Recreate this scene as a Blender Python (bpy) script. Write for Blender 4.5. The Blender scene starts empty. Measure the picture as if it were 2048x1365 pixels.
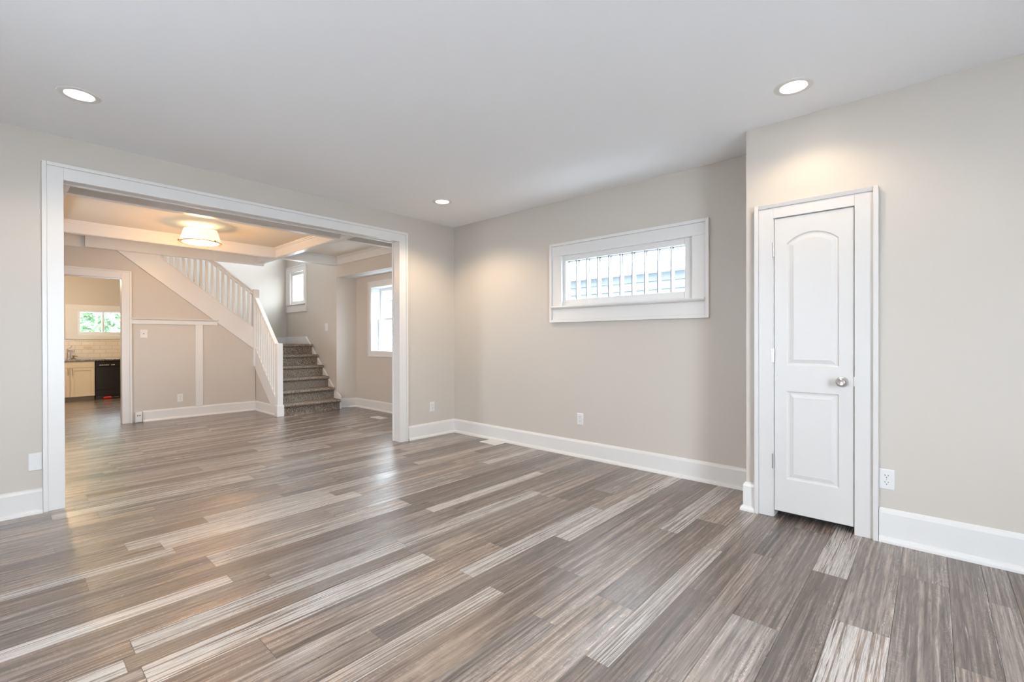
import bpy, bmesh, math, random
from mathutils import Matrix, Vector
S = bpy.context.scene
COL = S.collection
rnd = random.Random(7)

# ------------------------------------------------------------------ camera, world, lights, exposure
def make_camera():
    yaw, pitch, roll = math.radians(47.845), math.radians(-0.182), math.radians(-0.117)
    cy, sy, cp, sp = math.cos(yaw), math.sin(yaw), math.cos(pitch), math.sin(pitch)
    f = Vector((sy * cp, cy * cp, sp)); r = Vector((cy, -sy, 0)); u = r.cross(f)
    r2 = math.cos(roll) * r + math.sin(roll) * u
    u2 = -math.sin(roll) * r + math.cos(roll) * u
    cam = bpy.data.cameras.new('camera')
    cam.sensor_width = 36.0; cam.sensor_fit = 'HORIZONTAL'
    cam.lens = 928.2 * 36.0 / 2048.0
    cam.clip_start = 0.05; cam.clip_end = 200
    o = bpy.data.objects.new('camera', cam); COL.objects.link(o)
    M = Matrix((r2, u2, -f)).transposed().to_4x4()
    M.translation = Vector((-3.876, -4.5, 1.17))
    o.matrix_world = M
    S.camera = o
make_camera()

vs = S.view_settings
vs.view_transform = 'Standard'; vs.look = 'None'; vs.gamma = 1.0; vs.use_curve_mapping = False
vs.exposure = 1.42

world = bpy.data.worlds.new('overcast_sky'); S.world = world
world.use_nodes = True
wn = world.node_tree
wbg = wn.nodes['Background']
# overcast sky, brighter towards the south-west
_tc = wn.nodes.new('ShaderNodeTexCoord'); _dot = wn.nodes.new('ShaderNodeVectorMath'); _dot.operation = 'DOT_PRODUCT'
_dot.inputs[1].default_value = (-0.62, -0.76, 0.18)
_mr = wn.nodes.new('ShaderNodeMapRange'); _mr.interpolation_type = 'SMOOTHSTEP'
SKY_EAST, SKY_SW = 9.0, 11.5
for _i, _v in ((1, -0.3), (2, 0.6), (3, SKY_EAST), (4, SKY_SW)): _mr.inputs[_i].default_value = _v
wn.links.new(_tc.outputs['Generated'], _dot.inputs[0]); wn.links.new(_dot.outputs['Value'], _mr.inputs[0]); wn.links.new(_mr.outputs[0], wbg.inputs[1])
wbg.inputs[0].default_value = (0.78, 0.885, 1.0, 1)

def area_light(name, loc, direction, sx, sy, power=0, col=(1, 1, 1), portal=False, spread=180):
    l = bpy.data.lights.new(name, 'AREA'); l.shape = 'RECTANGLE'; l.size = sx; l.size_y = sy
    l.energy = power; l.color = col; l.spread = math.radians(spread)
    o = bpy.data.objects.new(name, l); COL.objects.link(o)
    o.location = loc
    o.rotation_euler = Vector(direction).to_track_quat('-Z', 'Y').to_euler()
    if portal: l.cycles.is_portal = True
    return o
# daylight: every window opening is a portal for the sky
area_light('portal_back_west', (-3.3, -6.72, 1.40), (0, 1, 0), 1.2, 1.8, portal=True)

area_light('portal_added_upper', (0.2, 4.2, 3.75), (-1, 0, 0), 1.2, 1.3, portal=True)  # sky through an added, unseen opening that brightens the stairwell
area_light('portal_west', (-5.32, -2.75, 1.43), (1, 0, 0), 0.7, 1.4, portal=True)
area_light('portal_transom', (0.14, -2.35, 1.77), (-1, 0, 0), 1.33, 0.52, portal=True)
area_light('portal_added_hall', (-4.32, 1.95, 1.45), (1, 0, 0), 0.7, 0.9, portal=True)
area_light('portal_bay', (0.52, 1.84, 1.51), (-1, 0, 0), 1.29, 1.06, portal=True)
area_light('portal_stair', (0.2, 4.68, 2.19), (-1, 0, 0), 0.56, 0.56, portal=True)
area_light('portal_kitchen', (-2.3, 8.5, 1.53), (0, -1, 0), 1.1, 0.5, portal=True)


# ------------------------------------------------------------------ materials
def new_mat(name):
    m = bpy.data.materials.new(name); m.use_nodes = True
    return m, m.node_tree.nodes, m.node_tree.links, m.node_tree.nodes['Principled BSDF']

def simple(name, col, rough=0.5, metal=0.0, spec=0.5, var=0.0, bump=0.0, scale=40):
    m, n, l, b = new_mat(name)
    b.inputs['Base Color'].default_value = (*col, 1)
    b.inputs['Roughness'].default_value = rough
    b.inputs['Metallic'].default_value = metal
    b.inputs['Specular IOR Level'].default_value = spec
    if var or bump:
        tc = n.new('ShaderNodeTexCoord')
        no = n.new('ShaderNodeTexNoise'); no.inputs['Scale'].default_value = scale; no.inputs['Detail'].default_value = 4
        l.new(tc.outputs['Object'], no.inputs['Vector'])
        if var:
            mx = n.new('ShaderNodeMix'); mx.data_type = 'RGBA'
            mx.inputs[6].default_value = (*[c * (1 - var) for c in col], 1)
            mx.inputs[7].default_value = (*[min(1, c * (1 + var)) for c in col], 1)
            l.new(no.outputs['Fac'], mx.inputs[0]); l.new(mx.outputs[2], b.inputs['Base Color'])
        if bump:
            bp = n.new('ShaderNodeBump'); bp.inputs['Strength'].default_value = bump; bp.inputs['Distance'].default_value = 0.002
            l.new(no.outputs['Fac'], bp.inputs['Height']); l.new(bp.outputs[0], b.inputs['Normal'])
    return m

WALL = simple('wall_paint', (0.60, 0.55, 0.49), 0.42, spec=0.4, var=0.012, bump=0.08, scale=160)
CEIL = simple('ceiling_paint', (0.90, 0.905, 0.915), 0.85, spec=0.2, var=0.01, bump=0.06, scale=120)
COFFER = simple('coffer_lamp_tinted_white', (0.76, 0.69, 0.59), 0.85, spec=0.2, var=0.01, bump=0.06, scale=120)  # white ceiling tinted cream: the lamp's warm glow is put into the colour
TRIM = simple('white_trim_paint', (0.75, 0.735, 0.71), 0.32, spec=0.5, var=0.008, scale=20)
DOOR = simple('white_door_paint', (0.68, 0.66, 0.635), 0.38, spec=0.5, var=0.008, scale=20)
PLASTIC = simple('white_plastic', (0.76, 0.75, 0.73), 0.3)
SLOT = simple('dark_slot', (0.03, 0.028, 0.025), 0.6)
NICKEL = simple('satin_nickel', (0.62, 0.60, 0.58), 0.28, metal=1.0)
BRONZE = simple('warm_bronze', (0.42, 0.25, 0.13), 0.4, metal=0.6)
DARK = simple('closet_shade', (0.05, 0.045, 0.04), 0.9)
VENT = simple('vent_enamel', (0.78, 0.76, 0.72), 0.4)
VINYL = simple('white_vinyl', (0.80, 0.82, 0.84), 0.35)
CAME = simple('grey_came', (0.38, 0.39, 0.41), 0.45)
CAB = simple('cream_cabinet', (0.72, 0.62, 0.46), 0.42, var=0.01)
TOE = simple('toe_kick', (0.36, 0.30, 0.22), 0.6)
BLACK = simple('black_appliance', (0.012, 0.010, 0.008), 0.22)
BLACKM = simple('black_plastic', (0.02, 0.018, 0.015), 0.4)
RED = simple('red_plastic', (0.65, 0.02, 0.02), 0.4)
GREYM = simple('steel_shaft', (0.3, 0.3, 0.3), 0.4, metal=1)
GROUND = simple('outside_ground', (0.62, 0.63, 0.65), 0.9, var=0.2, scale=3)
SIDING = simple('pale_siding', (0.16, 0.19, 0.22), 0.6, var=0.02, scale=2)
FASCIA = simple('white_fascia', (0.85, 0.85, 0.85), 0.5)
BARK = simple('bark', (0.12, 0.08, 0.05), 0.9, var=0.3)
LEAF = simple('leaf_green', (0.13, 0.23, 0.11), 0.6, var=0.35, scale=2)

def glass_mat():
    m, n, l, b = new_mat('window_glass')
    out = n['Material Output']
    n.remove(b)
    tr = n.new('ShaderNodeBsdfTransparent'); tr.inputs[0].default_value = (0.97, 0.985, 0.98, 1)
    gl = n.new('ShaderNodeBsdfGlossy'); gl.inputs['Roughness'].default_value = 0.02
    mx = n.new('ShaderNodeMixShader'); mx.inputs[0].default_value = 0.05
    l.new(tr.outputs[0], mx.inputs[1]); l.new(gl.outputs[0], mx.inputs[2]); l.new(mx.outputs[0], out.inputs[0])
    return m
GLASS = glass_mat()

def emit(name, col, s):
    m, n, l, b = new_mat(name)
    b.inputs['Base Color'].default_value = (0.9, 0.9, 0.88, 1)
    b.inputs['Emission Color'].default_value = (*col, 1); b.inputs['Emission Strength'].default_value = s
    return m
LENS = emit('lit_lens', (1.0, 0.88, 0.70), 7.0)
SHADE = emit('lit_shade', (1.0, 0.80, 0.45), 0.42)
DIFF = emit('lit_diffuser', (1.0, 0.66, 0.34), 6.0)
DOME = emit('lit_dome', (1.0, 0.84, 0.58), 1.5)

def carpet_mat():
    m, n, l, b = new_mat('speckled_carpet')
    tc = n.new('ShaderNodeTexCoord')
    n1 = n.new('ShaderNodeTexNoise'); n1.inputs['Scale'].default_value = 130; n1.inputs['Detail'].default_value = 3
    n2 = n.new('ShaderNodeTexNoise'); n2.inputs['Scale'].default_value = 6
    l.new(tc.outputs['Object'], n1.inputs['Vector']); l.new(tc.outputs['Object'], n2.inputs['Vector'])
    r = n.new('ShaderNodeValToRGB'); e = r.color_ramp.elements
    e[0].position = 0.36; e[0].color = (0.07, 0.052, 0.04, 1)
    e[1].position = 0.66; e[1].color = (0.50, 0.42, 0.34, 1)
    k = e.new(0.5); k.color = (0.21, 0.16, 0.122, 1)
    l.new(n1.outputs['Fac'], r.inputs[0]); l.new(r.outputs[0], b.inputs['Base Color'])
    b.inputs['Roughness'].default_value = 0.95; b.inputs['Specular IOR Level'].default_value = 0.1
    bp = n.new('ShaderNodeBump'); bp.inputs['Strength'].default_value = 0.7; bp.inputs['Distance'].default_value = 0.006
    l.new(n1.outputs['Fac'], bp.inputs['Height']); l.new(bp.outputs[0], b.inputs['Normal'])
    return m
CARPET = carpet_mat()

def granite_mat():
    m, n, l, b = new_mat('speckled_granite')
    tc = n.new('ShaderNodeTexCoord')
    n1 = n.new('ShaderNodeTexNoise'); n1.inputs['Scale'].default_value = 90; n1.inputs['Detail'].default_value = 3
    l.new(tc.outputs['Object'], n1.inputs['Vector'])
    r = n.new('ShaderNodeValToRGB'); e = r.color_ramp.elements
    e[0].position = 0.4; e[0].color = (0.05, 0.04, 0.035, 1); e[1].position = 0.62; e[1].color = (0.45, 0.38, 0.32, 1)
    l.new(n1.outputs['Fac'], r.inputs[0]); l.new(r.outputs[0], b.inputs['Base Color'])
    b.inputs['Roughness'].default_value = 0.2
    return m
GRANITE = granite_mat()

def tile_mat():
    m, n, l, b = new_mat('subway_tile')
    tc = n.new('ShaderNodeTexCoord')
    mp = n.new('ShaderNodeMapping'); mp.inputs['Rotation'].default_value = (math.radians(90), 0, 0)
    br = n.new('ShaderNodeTexBrick')
    br.inputs['Color1'].default_value = (0.78, 0.70, 0.60, 1); br.inputs['Color2'].default_value = (0.80, 0.73, 0.63, 1)
    br.inputs['Mortar'].default_value = (0.60, 0.52, 0.43, 1)
    br.inputs['Scale'].default_value = 1.0; br.inputs['Brick Width'].default_value = 0.19; br.inputs['Row Height'].default_value = 0.082
    br.inputs['Mortar Size'].default_value = 0.004
    l.new(tc.outputs['Object'], mp.inputs[0]); l.new(mp.outputs[0], br.inputs['Vector'])
    l.new(br.outputs['Color'], b.inputs['Base Color']); b.inputs['Roughness'].default_value = 0.2
    return m
TILE = tile_mat()

def floor_mat():
    m, n, l, b = new_mat('weathered_plank')
    def math_(op, a, c=None, clamp=False):
        x = n.new('ShaderNodeMath'); x.operation = op; x.use_clamp = clamp
        for i, v in enumerate((a, c)):
            if v is None: continue
            if isinstance(v, (int, float)): x.inputs[i].default_value = v
            else: l.new(v, x.inputs[i])
        return x.outputs[0]
    def mixc(fac, a, c, mode='MIX'):
        x = n.new('ShaderNodeMix'); x.data_type = 'RGBA'; x.blend_type = mode
        for i, v in ((0, fac), (6, a), (7, c)):
            if isinstance(v, (int, float)): x.inputs[i].default_value = v
            elif isinstance(v, tuple): x.inputs[i].default_value = (*v, 1)
            else: l.new(v, x.inputs[i])
        return x.outputs[2]
    def ramp(v, *stops):
        x = n.new('ShaderNodeMapRange'); x.clamp = True
        x.inputs[1].default_value, x.inputs[2].default_value, x.inputs[3].default_value, x.inputs[4].default_value = stops
        l.new(v, x.inputs[0]); return x.outputs[0]
    at = n.new('ShaderNodeAttribute'); at.attribute_name = 'plank'
    sp = n.new('ShaderNodeSeparateColor'); l.new(at.outputs['Color'], sp.inputs[0])
    tone, wash, rid = sp.outputs[0], sp.outputs[1], sp.outputs[2]
    uv = n.new('ShaderNodeUVMap'); uv.uv_map = 'plank_uv'
    sx = n.new('ShaderNodeSeparateXYZ'); l.new(uv.outputs[0], sx.inputs[0])
    # metres along (u) and across (v) the plank; the plank's own number moves it through the noise
    def coords(su, sv, k):
        c = n.new('ShaderNodeCombineXYZ')
        l.new(math_('MULTIPLY', sx.outputs[0], su), c.inputs[0])
        l.new(math_('MULTIPLY', sx.outputs[1], sv), c.inputs[1])
        l.new(math_('MULTIPLY', rid, k), c.inputs[2])
        return c.outputs[0]
    def noise(su, sv, detail=3, rough=0.55, k=97.0, dist=0.0):
        x = n.new('ShaderNodeTexNoise'); x.inputs['Scale'].default_value = 1.0
        x.inputs['Detail'].default_value = detail; x.inputs['Roughness'].default_value = rough; x.inputs['Distortion'].default_value = dist
        l.new(coords(su, sv, k), x.inputs['Vector']); return x.outputs['Fac']
    broad = noise(1.1, 7.0, 2, 0.5, 53.0, 0.4)           # slow change of tone
    mott = noise(7.0, 15.0, 5, 0.62, 83.0, 1.0)          # mottled weathering
    streak = noise(1.5, 14.0, 1.5, 0.5, 71.0, 0.5)              # long streaks
    fine = noise(16.0, 210.0, 3, 0.65, 31.0)                # grain
    # cathedral figure: nested arcs about a centre line that differs from plank to plank
    r2 = math_('FRACT', math_('MULTIPLY', rid, 13.7)); r3 = math_('FRACT', math_('MULTIPLY', rid, 29.3))
    vc = math_('ADD', 0.02, math_('MULTIPLY', r2, 0.12))
    dv = math_('SUBTRACT', sx.outputs[1], vc)
    h = math_('ADD', math_('MULTIPLY', math_('MULTIPLY', dv, dv), 260.0), math_('MULTIPLY', sx.outputs[0], 7.0))
    h = math_('ADD', h, math_('MULTIPLY', noise(4.5, 8.0, 1.5, 0.45, 131.0, 0.8), 17.0))
    saw_r = math_('FRACT', h)
    figure = ramp(r3, 0.1, 0.6, 0.2, 1.0)
    ringd = math_('MULTIPLY', ramp(saw_r, 0.35, 0.95, 0.0, 1.0), figure)
    ringm = math_('MULTIPLY', math_('MULTIPLY', ramp(saw_r, 0.0, 0.10, 0.0, 1.0), ramp(saw_r, 0.12, 0.30, 1.0, 0.0)), figure)
    saw = noise(170.0, 8.0, 2, 0.6, 17.0)
    sawm = math_('MULTIPLY', ramp(saw, 0.52, 0.66, 0.0, 1.0), ramp(noise(1.2, 6.0, 1, 0.5, 301.0), 0.48, 0.58, 0.0, 1.0))
    base = mixc(tone, (0.110, 0.083, 0.070), (0.315, 0.265, 0.230))
    tint = math_('FRACT', math_('MULTIPLY', rid, 7.13))
    base = mixc(0.7, base, mixc(tint, (0.95, 0.97, 1.0), (1.0, 0.89, 0.79)), 'MULTIPLY')
    mul = math_('MULTIPLY', ramp(streak, 0.30, 0.70, 0.70, 1.36), ramp(broad, 0.32, 0.68, 0.72, 1.32))
    mul = math_('MULTIPLY', mul, ramp(mott, 0.30, 0.70, 0.58, 1.48))
    mul = math_('MULTIPLY', mul, math_('SUBTRACT', 1.0, math_('MULTIPLY', ringd, 0.36)))
    mul = math_('MULTIPLY', mul, math_('ADD', 1.0, math_('MULTIPLY', ringm, 0.42)))
    mul = math_('MULTIPLY', mul, ramp(fine, 0.42, 0.72, 1.05, 0.86))
    mul = math_('MULTIPLY', mul, math_('ADD', 1.0, math_('MULTIPLY', sawm, 0.30)))
    vs_ = n.new('ShaderNodeVectorMath'); vs_.operation = 'SCALE'
    l.new(base, vs_.inputs[0]); l.new(mul, vs_.inputs[3])
    base = vs_.outputs[0]
    # chalky paint left in the grain of some planks, thickest along one edge
    wn_ = noise(1.8, 14.0, 5, 0.66, 151.0, 0.8)
    wn_ = math_('ADD', wn_, math_('MULTIPLY', ramp(sx.outputs[1], 0.0, 0.05, 0.26, 0.0), wash))
    wthr = ramp(wash, 0.0, 1.0, 0.80, 0.43)
    wm = math_('MULTIPLY', math_('SUBTRACT', wn_, wthr), 16.0, True)
    wm = math_('MULTIPLY', wm, ramp(fine, 0.60, 0.44, 0.25, 1.0))
    wm = math_('MULTIPLY', wm, math_('SUBTRACT', 1.0, math_('MULTIPLY', ringd, 0.55)))
    base = mixc(math_('MULTIPLY', wm, 0.90), base, (0.72, 0.675, 0.63))
    l.new(base, b.inputs['Base Color'])
    rg = math_('ADD', 0.12, math_('MULTIPLY', streak, 0.16))
    l.new(rg, b.inputs['Roughness'])
    b.inputs['Specular IOR Level'].default_value = 0.85
    bp = n.new('ShaderNodeBump'); bp.inputs['Strength'].default_value = 0.25; bp.inputs['Distance'].default_value = 0.0015
    l.new(math_('ADD', math_('MULTIPLY', fine, 0.7), math_('ADD', streak, math_('MULTIPLY', ringm, 0.4))), bp.inputs['Height'])
    l.new(bp.outputs[0], b.inputs['Normal'])
    return m
PLANK = floor_mat()

# ------------------------------------------------------------------ mesh helpers
class MB:
    def __init__(s): s.v = []; s.f = []
    def add(s, verts, faces):
        o = len(s.v); s.v += [tuple(p) for p in verts]; s.f += [tuple(i + o for i in f) for f in faces]; return s
    def box(s, a, b):
        x0, x1 = sorted((a[0], b[0])); y0, y1 = sorted((a[1], b[1])); z0, z1 = sorted((a[2], b[2]))
        return s.add([(x0, y0, z0), (x1, y0, z0), (x1, y1, z0), (x0, y1, z0), (x0, y0, z1), (x1, y0, z1), (x1, y1, z1), (x0, y1, z1)],
                     [(0, 3, 2, 1), (4, 5, 6, 7), (0, 1, 5, 4), (1, 2, 6, 5), (2, 3, 7, 6), (3, 0, 4, 7)])
    def prism(s, pts, fn, a, b):
        """pts 2-D outline, fn(u, v, w) -> point, extruded from w=a to w=b"""
        n = len(pts)
        vs_ = [fn(u, v, a) for u, v in pts] + [fn(u, v, b) for u, v in pts]
        return s.add(vs_, [tuple(range(n)), tuple(range(2 * n - 1, n - 1, -1))] + [(i, n + i, n + (i + 1) % n, (i + 1) % n) for i in range(n)])
    def lathe(s, prof, fn, seg=32):
        """prof (r, h); fn(x, y, h) -> point"""
        n = len(prof); vv = []
        for k in range(seg):
            a = 2 * math.pi * k / seg
            vv += [fn(r * math.cos(a), r * math.sin(a), h) for r, h in prof]
        ff = []
        for k in range(seg):
            q = (k + 1) % seg
            for i in range(n - 1):
                ff.append((k * n + i, q * n + i, q * n + i + 1, k * n + i + 1))
        ff.append(tuple(k * n for k in range(seg))[::-1]); ff.append(tuple(k * n + n - 1 for k in range(seg)))
        return s.add(vv, ff)
    def tube(s, p, q, r, seg=10):
        p, q = Vector(p), Vector(q); d = (q - p).normalized()
        a = d.orthogonal().normalized(); b = d.cross(a)
        vv = [c + a * r * math.cos(t) + b * r * math.sin(t) for c in (p, q) for t in [2 * math.pi * k / seg for k in range(seg)]]
        return s.add(vv, [tuple(range(seg))[::-1], tuple(range(seg, 2 * seg))] + [(k, (k + 1) % seg, seg + (k + 1) % seg, seg + k) for k in range(seg)])
    def build(s, name, mat, parent=None, bevel=0.0, smooth=False, seg=2):
        me = bpy.data.meshes.new(name); me.from_pydata(s.v, [], s.f)
        bm = bmesh.new(); bm.from_mesh(me); bmesh.ops.recalc_face_normals(bm, faces=bm.faces); bm.to_mesh(me); bm.free()
        me.materials.append(mat)
        o = bpy.data.objects.new(name, me); COL.objects.link(o)
        if parent is not None:
            o.parent = parent
            o.matrix_parent_inverse = Matrix.Translation(-parent.location)
        if smooth:
            for p in me.polygons: p.use_smooth = True
            md = o.modifiers.new('edges', 'EDGE_SPLIT'); md.split_angle = math.radians(40)
        if bevel:
            md = o.modifiers.new('bevel', 'BEVEL'); md.width = bevel; md.segments = seg; md.limit_method = 'ANGLE'; md.angle_limit = math.radians(35)
        return o

def boxes(*bs):
    m = MB()
    for a, b in bs: m.box(a, b)
    return m
def thing(name, loc, label, cat, group=None):
    o = bpy.data.objects.new(name, None); COL.objects.link(o); o.location = loc; o.empty_display_size = 0.1
    o['label'] = label; o['category'] = cat
    if group: o['group'] = group
    return o
def tag(o, label, cat, group=None):
    o['label'] = label; o['category'] = cat
    if group: o['group'] = group
    return o
def struct(o, label=None, cat=None):
    o['kind'] = 'structure'
    if label: o['label'] = label
    if cat: o['category'] = cat
    return o
def sroot(name, loc, label, cat):
    o = bpy.data.objects.new(name, None); COL.objects.link(o); o.location = loc
    return struct(o, label, cat)

def sheet(ucuts, vcuts, holes, fn, w0, w1):
    """a slab over the grid of cuts, without the holes (u0,u1,v0,v1): one closed mesh"""
    us = sorted(set(ucuts + [h[i] for h in holes for i in (0, 1)])); vs_ = sorted(set(vcuts + [h[i] for h in holes for i in (2, 3)]))
    solid = {}
    for i in range(len(us) - 1):
        for j in range(len(vs_) - 1):
            cu, cv = (us[i] + us[i + 1]) / 2, (vs_[j] + vs_[j + 1]) / 2
            solid[i, j] = not any(h[0] < cu < h[1] and h[2] < cv < h[3] for h in holes)
    m = MB(); idx = {}
    def vid(i, j, k):
        if (i, j, k) not in idx:
            idx[i, j, k] = len(m.v); m.v.append(fn(us[i], vs_[j], (w0, w1)[k]))
        return idx[i, j, k]
    for (i, j), ok in solid.items():
        if not ok: continue
        for k in (0, 1): m.f.append((vid(i, j, k), vid(i + 1, j, k), vid(i + 1, j + 1, k), vid(i, j + 1, k)))
        for di, dj, a, b in ((-1, 0, (0, 0), (0, 1)), (1, 0, (1, 0), (1, 1)), (0, -1, (0, 0), (1, 0)), (0, 1, (0, 1), (1, 1))):
            if not solid.get((i + di, j + dj), False):
                p, q = (i + a[0], j + a[1]), (i + b[0], j + b[1])
                m.f.append((vid(*p, 0), vid(*q, 0), vid(*q, 1), vid(*p, 1)))
    return m
XW = lambda u, v, w: (w, u, v)      # wall in a plane x = const: u = y, v = z
YW = lambda u, v, w: (u, w, v)      # wall in a plane y = const: u = x, v = z
ZW = lambda u, v, w: (u, v, w)

# ------------------------------------------------------------------ floor
H = 2.592
def build_floor():
    rows_known = [-0.93, -1.06, -1.19, -1.325, -1.41, -1.585, -1.765, -1.90, -1.995, -2.178, -2.30, -2.40, -2.545, -2.72, -2.83, -2.945, -3.04,
                  -3.235, -3.365, -3.55, -3.645, -3.775, -3.87, -4.05, -4.195, -4.38]
    joint = {-1.19: -3.40, -1.325: -3.258, -1.765: -3.13, -1.995: -3.12, -2.178: -2.983, -2.30: -2.325, -2.545: -2.325, -2.72: -3.197, -2.945: -2.88,
             -2.83: -2.318, -3.04: -2.319, -3.365: -1.143, -3.235: -1.957, -3.55: -2.046, -3.645: -2.425, -3.775: -1.70, -4.05: -1.785, -4.195: -1.12,
             -4.38: -1.545, -3.87: -1.114}
    # (row, a point inside the plank): tone, chalk
    special = {(-1.325, -2.9): (0.6, 0.95), (-1.995, -3.3): (0.55, 0.95), (-2.30, -2.9): (0.35, 0.95), (-2.545, -2.9): (0.35, 1.0), (-3.04, -2.6): (0.6, 0.85),
               (-3.55, -2.4): (0.8, 0.2), (-3.55, -1.6): (0.25, 0.1), (-4.05, -2.2): (0.85, 0.35), (-4.05, -1.4): (0.25, 0.1), (-4.195, -0.8): (0.3, 1.0),
               (-4.195, -1.6): (0.25, 0.1), (-3.235, -1.6): (0.45, 0.1), (-2.178, -3.3): (0.3, 0.0), (-2.40, -2.9): (0.3, 0.0), (-2.72, -3.5): (0.3, 0.1),
               (-2.72, -2.8): (0.45, 0.35), (-3.645, -2.8): (0.2, 0.1), (-3.365, -1.6): (0.65, 0.3), (-1.765, -3.5): (0.3, 0.1), (-1.585, -3.3): (0.5, 0.4)}
    rows = list(rows_known); pat = [0.18, 0.127, 0.092]; k = 0
    while rows[-1] > -6.6: rows.append(rows[-1] - pat[k % 3]); k += 1
    k = 0
    while rows[0] < 8.5: rows.insert(0, rows[0] + pat[(k + 2) % 3]); k += 1
    L = 1.215; g = 0.0007
    V, F, UV, PC, MI = [], [], [], [], []
    X0, X1 = -5.3, 0.6
    for r in range(len(rows) - 1):
        y1, y0 = rows[r], rows[r + 1]
        off = joint.get(y0, rnd.uniform(0, L))
        x = off - math.ceil((off - X0) / L) * L
        while x < X1:
            a, b = max(x, X0), min(x + L, X1)
            if b - a > 0.01:
                t = rnd.uniform(0.12, 0.82); w = rnd.choice([0, 0.1, 0.2, 0.3, 0.5, 0.75, 0.95])
                if y0 > -0.95 and rnd.random() < 0.3: w = rnd.uniform(0.6, 0.95)
                for (ry, px), (tt, ww) in special.items():
                    if abs(ry - y0) < 1e-6 and a < px < b: t, w = tt, ww
                rid = rnd.random()
                i = len(V)
                V += [(a + g, y0 + g, 0), (b - g, y0 + g, 0), (b - g, y1 - g, 0), (a + g, y1 - g, 0)]
                F.append((i, i + 1, i + 2, i + 3)); MI.append(0)
                UV += [(a - x, 0), (b - x, 0), (b - x, y1 - y0), (a - x, y1 - y0)]
                PC += [(t, w, rid, 1)] * 4
            x += L
    i = len(V)
    V += [(X0, -6.7, -0.003), (X1, -6.7, -0.003), (X1, 8.5, -0.003), (X0, 8.5, -0.003), (X0, -6.7, -0.06), (X1, -6.7, -0.06), (X1, 8.5, -0.06), (X0, 8.5, -0.06)]
    for f in ((0, 1, 2, 3), (7, 6, 5, 4), (0, 4, 5, 1), (1, 5, 6, 2), (2, 6, 7, 3), (3, 7, 4, 0)):
        F.append(tuple(i + q for q in f)); MI.append(1); UV += [(0, 0)] * 4; PC += [(0, 0, 0, 1)] * 4
    me = bpy.data.meshes.new('floor'); me.from_pydata(V, [], F)
    me.materials.append(PLANK); me.materials.append(simple('plank_joint', (0.035, 0.028, 0.024), 0.7))
    uvl = me.uv_layers.new(name='plank_uv'); ca = me.color_attributes.new('plank', 'FLOAT_COLOR', 'CORNER')
    for k, (u, c) in enumerate(zip(UV, PC)):
        uvl.data[k].uv = u; ca.data[k].color = c
    for p, mi in zip(me.polygons, MI): p.material_index = mi
    o = bpy.data.objects.new('floor', me); COL.objects.link(o)
    struct(o, 'floor of weathered grey brown wood planks', 'floor')
build_floor()

# ------------------------------------------------------------------ room shell
# front room
struct(sheet([-5.3, 0.12], [-6.7, 0.06], [], ZW, H, H + 0.12).build('ceiling', CEIL), 'flat white ceiling of the front room', 'ceiling')
struct(sheet([-5.3, 0.0], [0, H], [(-3.60, -0.80, -1, 2.315)], YW, 0.0, 0.115).build('wall_north', WALL), 'greige wall around the wide cased opening', 'wall')
struct(sheet([-6.7, 0.115], [0, H], [(-3.045, -1.66, 1.50, 2.045)], XW, 0.0, 0.12).build('wall_east', WALL), 'greige wall holding the small transom window', 'wall')
struct(sheet([-6.7, -3.556], [0, H], [(-4.175, -3.715, -1, 1.985)], XW, -0.442, -0.342).build('wall_closet', WALL), 'greige projecting closet wall around the narrow door', 'wall')
struct(boxes(((-0.342, -3.656, 0), (0.0, -3.556, H))).build('wall_closet_return', WALL), 'narrow return wall of the closet', 'wall')
struct(sheet([-5.3, 0.0], [0, H], [(-3.9, -2.7, 0.5, 2.3)], YW, -6.7, -6.58).build('wall_south', WALL), 'rear wall with a tall window', 'wall')
struct(sheet([-6.58, 0.0], [0, H], [(-3.1, -2.4, 0.75, 2.1)], XW, -5.3, -5.2).build('wall_west', WALL), 'plain side wall beyond the frame', 'wall')
# middle room
WX = 0.03
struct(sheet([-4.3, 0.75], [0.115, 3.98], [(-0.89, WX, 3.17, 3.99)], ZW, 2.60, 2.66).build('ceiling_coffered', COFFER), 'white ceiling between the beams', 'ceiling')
struct(sheet([0.115, 5.30], [0, 5.0], [(0.55, 3.12, -1, 2.25), (4.37, 4.995, 1.862, 2.508), (3.6, 4.8, 3.1, 4.4)], XW, WX, 0.16).build('wall_stair', WALL), 'greige wall beside the stairs with a square window', 'wall')  # the highest hole is an added, unseen opening to brighten the landing wall
m = MB(); m.prism([(0.0301, 3.119), (0.42, 2.95), (0.60, 2.95), (0.60, 3.22), (0.0301, 3.22)], lambda u, v, w: (u, v, w), 0, 2.25)
struct(m.build('wall_bay_return', WALL), 'short return wall of the window recess', 'wall')
struct(sheet([0.55, 3.1], [0, 2.25], [(1.20, 2.485, 0.98, 2.045)], XW, 0.33, 0.56).build('wall_bay', WALL), 'recess wall with the tall sash window', 'wall')
struct(boxes(((0.16, 0.55, 2.25), (0.60, 3.12, 2.33))).build('ceiling_bay', CEIL), 'low soffit over the window recess', 'ceiling')
struct(boxes(((0.03, 0.43, 0), (0.60, 0.55, 2.25))).build('wall_bay_side', WALL))
struct(sheet([0.115, 3.9], [0, 2.6], [(1.6, 2.3, 1.0, 1.9)], XW, -4.3, -4.2).build('wall_hall', WALL))  # hole for the added daylight window, out of view
FY = 3.90
m = MB()
outl = [(-4.3, 0), (-3.58, 0), (-3.58, 2.05), (-2.71, 2.05), (-2.71, 0), (-1.0, 0), (-1.0, 1.12), (-2.90, 2.62), (-4.3, 2.62)]
m.prism(outl, YW, FY, FY + 0.11)
struct(m.build('wall_far', WALL), 'tan lit wall under the stairs with a doorway', 'wall')
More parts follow.
